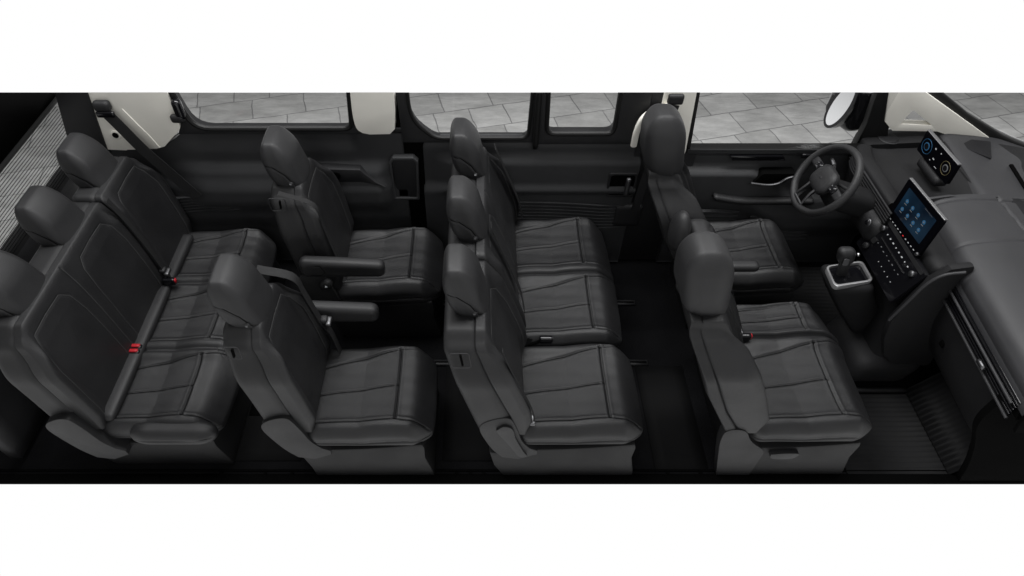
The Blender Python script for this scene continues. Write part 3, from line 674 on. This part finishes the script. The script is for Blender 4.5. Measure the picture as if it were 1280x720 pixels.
# front door
fd = thing('front_door', 'black front door with ribbed lower trim, switch strip, chrome release and rear-view mirror outside', 'door', (0, 0, 0))
def fd_relief(x, z):
    lo = .80 - .20 * ss(x, 1.60, 1.95)            # armrest ledge falls towards the dash
    r = .02 + .055 * (1 - ss(z, lo - .03, lo + .02)) * ss(z, lo - .36, lo - .20)
    r += .018 * ss(z, .885, .90)
    r += .03 * (1 - ss(z, .45, .6))
    return r
grid('door_panel', lambda x, z: (x, YW + .03 - fd_relief(x, z), z), lin(1.20, 2.45, 110), [.02 + .908 * i / 80 for i in range(81)], 'trim', fd, thick=(0, .04, 0))
extrude_poly('switch_strip', rounded([(1.47, .865), (1.78, .865), (1.76, .895), (1.45, .895)], .006), 'y', YW - .022, YW, 'gloss', fd, bev=.002)
rbox('lock_switch', (.07, .012, .03), .004, 'gloss', fd, h=.02, center=(1.90, YW - .018, .895))
extrude_poly('release_recess', rounded([(1.62, .73), (1.66, .80), (1.86, .80), (1.80, .73)], .015), 'y', YW - .064, YW, 'black', fd, bev=.002)
sweep('release_handle', curve([(1.60, .72, .745), (1.70, .715, .735), (1.76, .712, .75), (1.80, .71, .79), (1.86, .715, .80)], 4), rrect(.012, .014, .004), 'steel', fd, up=(0, 1, 0))
rbox('arm_ledge', (.62, .06, .035), .015, 'leather', fd, h=.02, center=(1.72, .735, .60), warp=lambda P: np.stack([P[:, 0], P[:, 1], P[:, 2] + .06 * np.clip((1.62 - P[:, 0]) / .3, 0, 1) ** 1.5], 1))
ribs('trim_ribs', 1.25, 1.62, .30, .50, YW - .045, 6, fd, sl=0)
ribs('trim_ribs', 1.70, 2.12, .24, .46, YW - .045, 7, fd, sl=0)
# window frame: rear edge, sill seal, sail at the mirror
extrude_poly('window_frame', [(1.10, 1.6), (1.15, 1.6), (1.215, .93), (2.30, .93), (2.30, .915), (1.175, .915)], 'y', .80, .86, 'rubber', fd, bev=.004, cut=True)
extrude_poly('glass', [(1.15, 1.6), (1.215, .932), (2.25, .932), (2.28, 1.6)], 'y', .835, .839, 'glass', fd, bev=0, cut=True)
sail = extrude_poly('mirror_sail', [(2.20, .90), (2.38, .93), (2.345, 1.02), (2.335, 1.18), (2.36, 1.40), (2.16, 1.40), (2.175, 1.2), (2.20, 1.05)], 'y', .86, .91, 'rubber', fd, bev=.012, cut=True)
mh = rbox('mirror_housing', (.12, .24, .34), (.05, .07, .08), 'gloss', fd, h=.02, center=(2.235, 1.09, 1.07), cut=True, warp=lambda P: np.stack([P[:, 0] + (P[:, 1] - 1.0) * -.35, P[:, 1], P[:, 2]], 1))
mg = [(0.050 * math.cos(a) * (1 if math.cos(a) > 0 else 1), .125 * math.sin(a)) for a in [2 * math.pi * i / 28 for i in range(28)]]
MN = Vector((-.88, -.42, .30)).normalized(); MS = MN.cross(Vector((0, 0, 1))).normalized(); MU = MS.cross(MN).normalized(); MC = Vector((2.11, 1.03, 1.07))
def plate(name, c, s, u, n, outline, depth, m, parent, cut=False):
    """thin plate: outline in (s,u) around c, thickness along n"""
    V = [c + s * a + u * b for (a, b) in outline] + [c + s * a + u * b + n * depth for (a, b) in outline]; k = len(outline)
    F = [tuple(range(k))[::-1], tuple(range(k, 2 * k))] + [(i, (i + 1) % k, k + (i + 1) % k, k + i) for i in range(k)]
    return link(name, V, F, m, parent, cut=cut, angle=35)
plate('mirror_rim', MC - MN * .05, MS, MU, MN, [(a * 1.36, b * 1.14) for a, b in mg], .050, 'gloss', fd, cut=True)
plate('mirror_glass', MC - MN * .001, MS, MU, MN, mg, .004, 'mirror', fd, cut=True)

# A-pillar with quarter light, windscreen edge
ap = thing('windscreen_pillar', 'cream slanted windscreen pillar with small triangular window', 'pillar', (0, 0, 0))
extrude_poly('pillar_trim', [(2.15, 1.50), (2.29, 1.08), (2.36, 1.02), (2.62, 1.015), (2.80, .955), (3.00, .94), (2.46, 1.245), (2.28, 1.347), (2.01, 1.50)], 'y', .85, .90, 'cream', ap, bev=.006, cut=True, holes=[rounded([(2.385, 1.065), (2.57, 1.055), (2.41, 1.155)], .012)])
extrude_poly('quarter_glass', rounded([(2.382, 1.062), (2.575, 1.052), (2.408, 1.16)], .012), 'y', .88, .884, 'glass', ap, bev=0, cut=True)
sweep('windscreen_seal', [(2.30, .90, 1.36), (2.48, .90, 1.255), (2.75, .895, 1.09), (3.02, .885, .955), (3.10, .87, .925), (3.32, .82, .86)], rrect(.05, .05, .01), 'rubber', ap, up=(0, 0, 1), cut=True)
sweep('chrome_strip', [(3.02, .93, .975), (3.15, .93, .92), (3.40, .90, .84)], circ(.006, 6), 'chrome', ap)

rbox('footwell_panel', (.60, .04, .90), .01, 'black', body, h=.1, center=(2.72, .835, .46))
# tailgate
tg = thing('tailgate', 'black tailgate frame with heated rear window at the far left', 'tailgate', (0, 0, 0))
rbox('upper_frame', (.08, 2.6, .9), .01, 'black', tg, h=.2, center=(-2.39, .35, 1.66), cut=True)
rbox('lower_frame', (.08, 1.5, .80), .02, 'plastic', tg, h=.1, center=(-2.44, .06, .43))
sweep('window_seal', [(-2.345, -.5, 1.205), (-2.345, 1.4, 1.205)], circ(.012, 8), 'rubber', tg, cut=True)
plate('glass', Vector((-2.37, .15, 1.02)), Vector((0, 1, 0)), Vector((0, 0, 1)), Vector((1, 0, 0)), [(-.95, -.2), (.72, -.2), (.78, .2), (-.95, .2)], .004, 'tint', tg, cut=True)
V = []; F = []
for i in range(22):
    z = .85 + i * .0165; o = len(V)
    V += [(-2.364, -.8, z), (-2.364, .87, z), (-2.364, .87, z + .0022), (-2.364, -.8, z + .0022), (-2.362, -.8, z), (-2.362, .87, z), (-2.362, .87, z + .0022), (-2.362, -.8, z + .0022)]
    F += [(o + 4, o + 5, o + 6, o + 7), (o, o + 3, o + 2, o + 1), (o, o + 1, o + 5, o + 4), (o + 3, o + 7, o + 6, o + 2)]
link('heating_wires', V, F, 'black', tg, smooth=False, cut=True)

# ------------------------------------------------------------------ dashboard
dash = thing('dashboard', 'black leather-topped dashboard with vents, button panel and glovebox', 'dashboard', (0, 0, 0))
def along(prof, yfun, y0, y1, n, name, m, parent, xoff=lambda y: 0, zoff=lambda y: 0, thick=None, grooves=None, sub=6):
    P = curve(prof, sub); T, ys = P, lin(y0, y1, n)
    def fn(u, v):
        q = P[int(u)]; x = q[0] + xoff(v); z = q[1] + zoff(v)
        if grooves: 
            z -= grooves(x, v)
        return (x, v, z)
    return grid(name, fn, range(len(P)), ys, m, parent, thick=thick, angle=50)
xo = lambda y: .085 * (y + .45)
def pad_groove(x, y):
    g = 0
    for y0 in (-.045, .262): g += .006 * math.exp(-((y - y0) / .006) ** 2)
    g += .010 * math.exp(-((x - 2.67) / .008) ** 2)
    return g
along([(2.36, .84), (2.285, .865), (2.262, .90), (2.268, .94), (2.31, .985), (2.42, 1.008), (2.55, 1.008), (2.66, .995), (2.72, .985), (2.9, .96), (3.1, .93), (3.4, .88)], None, -.90, .30, 190, 'top_pad', 'dash', dash, xoff=xo, thick=(.0, 0, -.05), grooves=pad_groove, sub=14)
# driver side: higher rim round the tray, speaker corner
along([(2.36, .80), (2.22, .845), (2.16, .86), (2.135, .875), (2.13, .945), (2.15, .965), (2.20, .962), (2.225, .945), (2.30, .94), (2.52, .95), (2.60, .975), (2.63, .99), (2.80, .98), (3.0, .955), (3.25, .90)], None, .285, .80, 60, 'driver_top', 'dashlow', dash, xoff=lambda y: .0 + .08 * ss(y, .65, .95), thick=(0, 0, -.05))
along([(2.23, .80), (2.215, .94), (2.235, .965), (2.30, .970), (2.6, .985), (2.80, .975), (3.0, .945), (3.2, .90)], None, .79, .93, 14, 'corner_panel', 'dashlow', dash, thick=(0, 0, -.05))
along([(2.58, .965), (2.62, .998), (2.72, .993), (2.9, .97), (3.2, .90)], None, .29, .86, 40, 'instrument_cowl', 'dash', dash, thick=(0, 0, -.03), xoff=lambda y: .10 * (y - .3))
link('tweeter', *disc((2.36, .845, .975), (0, 0, 1), .052, .004), 'mesh', dash)
link('tweeter_rim', *disc((2.36, .845, .972), (0, 0, 1), .060, .004), 'plastic', dash)
extrude_poly('pad_end_step', [(2.30, .93), (2.30, .985), (2.42, 1.008), (2.64, .995), (2.66, .94)], 'y', .285, .30, 'dash', dash, bev=.003)
extrude_poly('speaker_grille', rounded([(2.74, .30), (2.92, .22), (2.95, -.30), (2.72, -.25)], .03), 'z', .978, .990, 'mesh', dash, bev=.002)
rbox('defroster_slot', (.022, .22, .012), .004, 'black', dash, h=.03, center=(2.90, .48, .978), warp=lambda P: np.stack([P[:, 0] + .18 * (P[:, 1] - .48), P[:, 1], P[:, 2]], 1))
extrude_poly('cowl_inlay', rounded([(2.70, .74), (2.80, .80), (2.90, .78), (2.82, .62)], .01), 'z', .965, .996, 'mesh', dash, bev=.002)

# vent strips on both sides
def strips(name, x0, z0, x1, z1, ya, yb, n, m, parent, xf=lambda y: 0, rad=.006):
    V = []; F = []
    ys = lin(ya, yb, 16)
    for i in range(n):
        t = (i + .5) / n; x = x0 + (x1 - x0) * t; z = z0 + (z1 - z0) * t; o = len(V)
        for j, y in enumerate(ys):
            for (a, b) in circ(rad, 6): V.append((x + a + xf(y), y, z + b))
            if j:
                for k in range(6): F.append((o + (j - 1) * 6 + k, o + (j - 1) * 6 + (k + 1) % 6, o + j * 6 + (k + 1) % 6, o + j * 6 + k))
    return link(name, V, F, m, parent)
strips('vent_louvres', 2.122, .95, 2.118, .87, .22, .76, 5, 'plastic', dash, rad=.007, xf=lambda y: .08 * ss(y, .65, .95))
# passenger vent band
vb = along([(2.30, .875), (2.285, .86), (2.275, .82), (2.285, .775), (2.30, .765)], None, -.88, -.16, 30, 'vent_band', 'black', dash, xoff=xo, thick=(.05, 0, 0))
strips('vent_louvres', 2.262, .868, 2.268, .768, -.86, -.17, 6, 'gloss', dash, xf=xo, rad=.006)
strips('vent_trim', 2.252, .835, 2.252, .828, -.84, -.20, 1, 'dash', dash, xf=xo, rad=.007)
strips('vent_trim', 2.258, .765, 2.258, .762, -.87, -.17, 1, 'dash', dash, xf=xo, rad=.007)
rbox('vent_tab', (.016, .05, .022), .004, 'steel', dash, h=.02, center=(2.225, -.62, .80))
# glovebox face
along([(2.31, .775), (2.285, .755), (2.283, .70), (2.31, .56), (2.38, .40), (2.46, .30), (2.60, .27)], None, -.762, -.18, 40, 'glovebox', 'dashlow', dash, xoff=lambda y: .06 * (y + .5), thick=(.04, 0, 0))
rbox('glovebox_latch', (.012, .03, .035), .004, 'black', dash, h=.01, center=(2.313, -.335, .575))
gl = curve([(2.262, -.20, .72), (2.27, -.215, .62), (2.31, -.22, .50)], 6)
# lower dash behind the wheel
along([(2.15, .88), (2.17, .84), (2.20, .72), (2.24, .60), (2.34, .50), (2.6, .45)], None, .18, .84, 30, 'knee_panel', 'dashlow', dash, thick=(.04, 0, 0))
rbox('column_shroud', (.36, .15, .15), .05, 'dashlow', dash, h=.02, center=(2.03, .42, .87), warp=lambda P: np.stack([P[:, 0], P[:, 1], P[:, 2] - .35 * (P[:, 0] - 2.03)], 1))
rbox('shroud_panel', (.20, .26, .16), .06, 'plastic', dash, h=.02, center=(2.17, .34, .79))
link('start_button', *disc((2.045, .245, .865), (-1, -.2, .35), .020, .006), 'steel', dash)
link('start_button_face', *disc((2.040, .244, .867), (-1, -.2, .35), .013, .006), 'gloss', dash)
link('round_knob', *disc((2.075, .205, .735), (-1, -.2, .3), .017, .008), 'plastic', dash)

# centre stack
cs = thing('centre_console', 'black centre console with rows of buttons and gear lever pod', 'console', (0, 0, 0))
TOP = Vector((2.135, .045, .895)); BOT = Vector((2.075, .06, .69)); UU = (TOP - BOT).normalized(); SS = Vector((0, -1, 0)); NN = SS.cross(UU).normalized()
if NN.x > 0: NN = -NN
PC = (TOP + BOT) / 2
plate('button_panel', PC - NN * .03, SS, UU, NN, rrect(.44, .225, .015), .03, 'gloss', cs)
def on(s, u, e=.0): return PC + SS * s + UU * u + NN * e
k = 0
for s in (-.165, .165):
    link('rotary_knob', *disc(on(s, .062, .004), NN, .016, .010), 'steel', cs)
for i in range(8):
    s = -.115 + i * .033
    for (u, hh, mm) in ((.062, .007, 'icon'), (-.005 + .004 * (i % 2), .004, 'icon_dim')):
        plate('button_icon', on(s, u, .001), SS, UU, NN, rrect(.006 + .005 * ((i * 7) % 3) / 2, hh * .8, .001), .002, mm, cs)
plate('silver_divider', on(.0, .026, .001), SS, UU, NN, rrect(.26, .004, .001), .003, 'chrome', cs)
for i in range(5): plate('button_icon', on(-.02 + i * .036, -.055, .001), SS, UU, NN, rrect(.004, .004, .001), .002, 'icon', cs)
plate('drive_mode_button', on(-.145, -.015, .001), SS, UU, NN, rrect(.03, .03, .004), .006, 'steel', cs)
plate('upper_recess', on(.0, .102, -.004), SS, UU, NN, rrect(.40, .020, .006), .006, 'plastic', cs)
rbox('stack_body', (.20, .42, .34), .04, 'dashlow', cs, h=.03, center=(2.285, .045, .76))
rbox('bulkhead', (.05, 1.6, .93), .01, 'black', dash, h=.1, center=(2.85, .05, .47))
rbox('stack_lower', (.34, .42, .55), .06, 'dashlow', cs, h=.03, center=(2.36, .03, .40))
extrude_poly('console_flank', [(2.10, .60), (2.12, .74), (2.145, .90), (2.20, .98), (2.30, 1.0), (2.45, .6), (2.50, .20), (2.30, .20), (2.20, .30), (2.13, .45)], 'y', -.21, -.17, 'dashlow', cs, bev=.015)
sweep('flank_trim', curve([(2.09, -.205, .60), (2.108, -.21, .74), (2.128, -.215, .88), (2.17, -.222, .955), (2.25, -.232, .985)], 5), circ(.007, 8), 'dash', cs)
def foot(P):
    return np.stack([P[:, 0] - .10 * np.clip((.30 - P[:, 2]) / .3, 0, 1), P[:, 1], P[:, 2]], 1)
rbox('console_foot', (.36, .40, .20), .06, 'dashlow', cs, h=.03, center=(2.32, -.03, .14), warp=foot)
# gear pod
def podw(P):
    t = np.clip((.60 - P[:, 2]) / .4, 0, 1); return np.stack([P[:, 0] + .30 * t ** 1.2, P[:, 1] * (1 - .2 * t) + .01 * t, P[:, 2]], 1)
rbox('gear_pod', (.235, .20, .42), .035, 'dashlow', cs, h=.02, center=(1.985, .085, .42), warp=podw)
q = rounded([(1.862, -.02), (1.868, .135), (2.085, .175), (2.085, .025)], .03)
bez = extrude_poly('gear_bezel', q, 'z', .620, .650, 'silver', cs, bev=.003, holes=[[(1.972 + (a - 1.972) * .90, .088 + (b - .088) * .85) for a, b in q]])
extrude_poly('gear_gaiter', [(1.972 + (a - 1.972) * .89, .088 + (b - .088) * .83) for a, b in q], 'z', .60, .633, 'gloss', cs, bev=.003)
gv = thing('gear_lever', 'stubby black gear lever with silver button on the console pod', 'gear lever', (1.945, .09, .63))
sweep('stick', [(0, 0, 0), (-.025, 0, .11)], rrect(.055, .035, .012), 'plastic', gv, up=(0, 1, 0))
rbox('knob', (.09, .065, .10), .03, 'leather_head', gv, h=.008, center=(-.03, 0, .145), warp=lambda P: np.stack([P[:, 0] - .25 * (P[:, 2] - .12), P[:, 1], P[:, 2]], 1))
rbox('lock_button', (.016, .02, .018), .006, 'chrome', gv, h=.01, center=(.012, -.014, .165))
plate('knob_inlay', Vector((-.045, -.036, .13)), Vector((1, 0, 0)), Vector((-.2, 0, 1)).normalized(), Vector((0, -1, 0)), rrect(.03, .05, .01), .003, 'steel', gv)

# displays
def display(name, label, c, W, H, yaw, tilt, cat='screen'):
    t = thing(name, label, cat, c)
    n = Vector((-math.cos(yaw) * math.cos(tilt), -math.sin(yaw) * math.cos(tilt), math.sin(tilt))); s = Vector((0, 0, 1)).cross(n).normalized(); u = n.cross(s).normalized()
    if s.y > 0: s = -s
    return t, s, u, n
cd, s_, u_, n_ = display('centre_display', 'large tilted centre touchscreen glowing blue with app icons', (2.145, .110, .995), .33, .26, math.radians(4), math.radians(1))
Z = Vector((0, 0, 0))
plate('bezel', Z - n_ * .016, s_, u_, n_, rrect(.315, .285, .012), .016, 'panel', cd)
sweep('top_edge', [Z + s_ * -.156 + u_ * .144 - n_ * .008, Z + s_ * .156 + u_ * .144 - n_ * .008], rrect(.017, .007, .003), 'chrome', cd, up=tuple(u_))
sp = plate('screen_panel', Z + u_ * .035 + n_ * .0004, s_, u_, n_, rrect(.245, .155, .004), .0012, 'screen', cd)
for r in range(2):
    for c_ in range(4):
        cc = Z + s_ * (-.085 + c_ * .052) + u_ * (.055 - r * .05) + n_ * .0018
        plate('app_icon', cc, s_, u_, n_, circ(.011, 14), .0008, 'icon_blue', sp)
        plate('app_glyph', cc + n_ * .001, s_, u_, n_, rrect(.007, .007, .002), .0008, 'icon_dim', sp)
        plate('app_caption', cc - u_ * .018, s_, u_, n_, rrect(.018, .003, .001), .0008, 'icon_dim', sp)
for i in range(10):
    plate('button_icon', Z + s_ * (-.115 + i * .0255) - u_ * .088 + n_ * .0004, s_, u_, n_, rrect(.010, .004, .001), .0012, 'icon_red' if i == 5 else 'icon', cd)
for s in (-.148, .148): link('volume_knob', *disc(tuple(Z + s_ * s - u_ * .085), n_, .010, .010), 'steel', cd)
plate('status_line', Z + s_ * .06 + u_ * .108 + n_ * .0004, s_, u_, n_, rrect(.07, .004, .001), .0012, 'icon_dim', cd)

idp, s_, u_, n_ = display('instrument_display', 'slim wide instrument screen with two round dials standing on the driver tray', (2.405, .50, 1.095), .33, .13, math.radians(2), math.radians(-3))
plate('bezel', Z - n_ * .02, s_, u_, n_, rrect(.305, .125, .008), .02, 'panel', idp)
sweep('top_edge', [Z + s_ * -.152 + u_ * .064 - n_ * .01, Z + s_ * .152 + u_ * .064 - n_ * .01], rrect(.018, .006, .003), 'chrome', idp, up=tuple(u_))
rbox('stand', (.07, .20, .05), .01, 'plastic', idp, h=.03, center=(.03, 0, -.095))
for (s, mm, r) in ((-.095, 'icon_blue', .040), (.095, 'icon_gold', .036)):
    c0 = Z + s_ * s + n_ * .002
    sweep('dial_ring', [c0 + s_ * r * math.cos(a) + u_ * r * math.sin(a) for a in [2 * math.pi * i / 30 for i in range(30)]], circ(.0010, 5), mm, idp, up=tuple(n_), closed=True)
    plate('dial_face', c0, s_, u_, n_, circ(r * .55, 20), .0012, 'icon_dim' if mm == 'icon_gold' else 'icon_blue', idp)
    plate('dial_centre', c0 + n_ * .002, s_, u_, n_, circ(r * .42, 16), .001, 'gloss', idp)
for (a, b, w1, h1) in ((-.03, .03, .014, .012), (-.01, -.02, .02, .01), (.02, .035, .01, .01), (-.03, -.04, .012, .006), (.03, -.045, .03, .004)):
    plate('readout', Z + s_ * a + u_ * b + n_ * .0004, s_, u_, n_, rrect(w1 * .7, h1 * .55, .001), .0012, 'icon', idp)

# ------------------------------------------------------------------ steering wheel
sw = thing('steering_wheel', 'black leather steering wheel with silver-trimmed spokes and control buttons', 'steering wheel', (1.825, .42, 1.005))
tl = math.radians(32); AX = Vector((-math.cos(tl), 0, math.sin(tl))); WU = Vector((math.sin(tl), 0, math.cos(tl))); WS = Vector((0, -1, 0))
R = .188; ring = [WS * R * math.cos(a) + WU * R * math.sin(a) * (1 if math.sin(a) > -.8 else .97) for a in [2 * math.pi * i / 72 for i in range(72)]]
sweep('rim', ring, [(a * .85, b * 1.05) for a, b in circ(.0215, 14)], 'leather_head', sw, up=tuple(AX), closed=True)
def whub(P, k=1): return P
def wpos(s, u, e=0): return WS * s + WU * u + AX * e
def wbox(name, size, r, m, c, parent, shape=None, h=.01):
    o = rbox(name, size, r, m, parent, h=h, shape=shape); me = o.data
    for v in me.vertices: v.co = c + WS * v.co.x + WU * v.co.y + AX * v.co.z
    me.update(); return o
wbox('hub', (.165, .14, .065), (.055, .055, .025), 'leather', wpos(0, .0, .005), sw)
wbox('hub_emblem', (.026, .015, .004), .002, 'plastic', wpos(0, .0, .036), sw, h=.004)
for sg in (-1, 1):
    wbox('spoke', (.11, .045, .022), .010, 'plastic', wpos(sg * .118, .012, .0), sw)
    b = wbox('control_pad', (.05, .042, .02), .009, 'gloss', wpos(sg * .098, .014, .012), sw)
    for i in range(3): wbox('control_button', (.010, .008, .004), .001, 'steel', wpos(sg * .098 + (i - 1) * .013, .014 + (.010 if i != 1 else -.008), .023), b, h=.004)
    sweep('spoke_trim', [wpos(sg * .045, -.168, .010), wpos(sg * .040, -.13, .018), wpos(sg * .034, -.09, .022), wpos(sg * .034, -.06, .022)], rrect(.013, .010, .004), 'steel', sw, up=tuple(AX))
sweep('lower_trim', [wpos(-.045, -.158, .014), wpos(.045, -.158, .014)], rrect(.012, .010, .004), 'steel', sw, up=tuple(AX))
wbox('lower_spoke', (.05, .12, .012), .005, 'black', wpos(0, -.115, .0), sw)
for sg in (-1, 1):
    st = sweep('column_stalk', [wpos(sg * .03, .03, -.05), wpos(sg * .10, .055, -.06), wpos(sg * .15, .065, -.055)], circ(.009, 8), 'plastic', sw, up=tuple(AX))
    sweep('stalk_tip', [wpos(sg * .105, .057, -.059), wpos(sg * .135, .063, -.056)], circ(.011, 8), 'steel', st, up=tuple(AX))

# ------------------------------------------------------------------ floor fittings
mt = thing('floor_mat', 'ribbed black rubber mat in the front passenger footwell with raised toe end', 'floor mat', (0, 0, 0))
def matf(x0, x1, y0, y1, z0, z1, name, ribn):
    V = []; F = []
    us = lin(0, 1, ribn * 4); vs = lin(0, 1, 2)
    def fn(u, v):
        r = .004 * (0.5 + .5 * math.cos(2 * math.pi * u * ribn))
        return (x0 + (x1 - x0) * v, y0 + (y1 - y0) * u, z0 + (z1 - z0) * v + r + .006)
    return grid(name, fn, us, vs, 'mat', mt, thick=(0, 0, -.005))
matf(1.92, 2.44, -.79, -.27, 0, .0, 'mat_sheet', 17); matf(2.445, 2.60, -.76, -.24, .0, .25, 'toe_board', 17)
rbox('mat_edge', (.50, .03, .03), .01, 'plastic', mt, h=.03, center=(2.2, -.245, .014))
m2 = thing('floor_mat', 'ribbed black rubber mat in the driver footwell', 'floor mat', (0, 0, 0)); mt_ = mt; mt = m2
matf(1.95, 2.42, .22, .74, 0, .0, 'mat_sheet', 17); mt = mt_
extrude_poly('end_cap', [(3.4, .90), (2.9, .962), (2.66, .995), (2.42, 1.0), (2.30, .985), (2.24, .94), (2.225, .90), (2.235, .80), (2.26, .72), (3.4, .72)], 'y', -.915, -.898, 'black', dash, bev=.003)
bk = thing('kick_panel', 'dark rounded side panel at the near end of the dashboard', 'panel', (0, 0, 0))
extrude_poly('panel', rounded([(3.8, .82), (2.235, .82), (2.225, .60), (2.33, .42), (2.43, .18), (2.475, .012), (3.8, .012)], [.001, .05, .10, .10, .10, .001, .001]), 'y', -.80, -.765, 'black', bk, bev=.008)
sl = thing('door_sill', 'long black sill strip along the cut edge of the floor', 'sill', (0, 0, 0))
rbox('sill_plate', (7.1, .05, .016), .005, 'black', sl, h=.08, center=(.3, -.782, .006))
rbox('sill_channel', (7.1, .012, .010), .003, 'black', sl, h=.08, center=(.3, -.735, .004))
for i, x in enumerate((-1.35, -1.12, -.98, -.86, -.12, -.05, .02, .98, 1.15)):
    link('sill_bolt', *disc((x, -.755, .014), (0, 0, 1), .009, .003), 'black', sl)
for (x0, x1, y, lab) in ((-1.55, -.95, -.35, 'flat grey floor panel between the back bench and the foreground single seat'), (-.20, .12, -.35, 'flat grey floor panel just behind the middle bench'), (.92, 1.2, -.40, 'flat grey floor panel behind the front passenger bench')):
    t = thing('floor_panel', lab, 'floor panel', ((x0 + x1) / 2, y, 0), 0, 'floor panels between the rows')
    rbox('panel', (x1 - x0, .66, .008), .003, 'darkmat', t, h=.08, center=(0, 0, .004))
    if x0 < -1: rbox('rail_cover', (.12, .16, .006), .002, 'black', t, h=.05, center=(.02, .02, .010))
for yy in (-.05, .42):
    rl = thing('seat_rail', 'low black seat rail on the floor, %s' % ('running along the middle of the van' if yy < 0 else 'nearer the sliding door'), 'rail', (0, 0, 0))
    rbox('rail', (2.6, .04, .016), .004, 'plastic', rl, h=.08, center=(-.3, yy, .008)); rbox('rail_slot', (2.58, .01, .004), .001, 'black', rl, h=.1, center=(-.3, yy, .017))
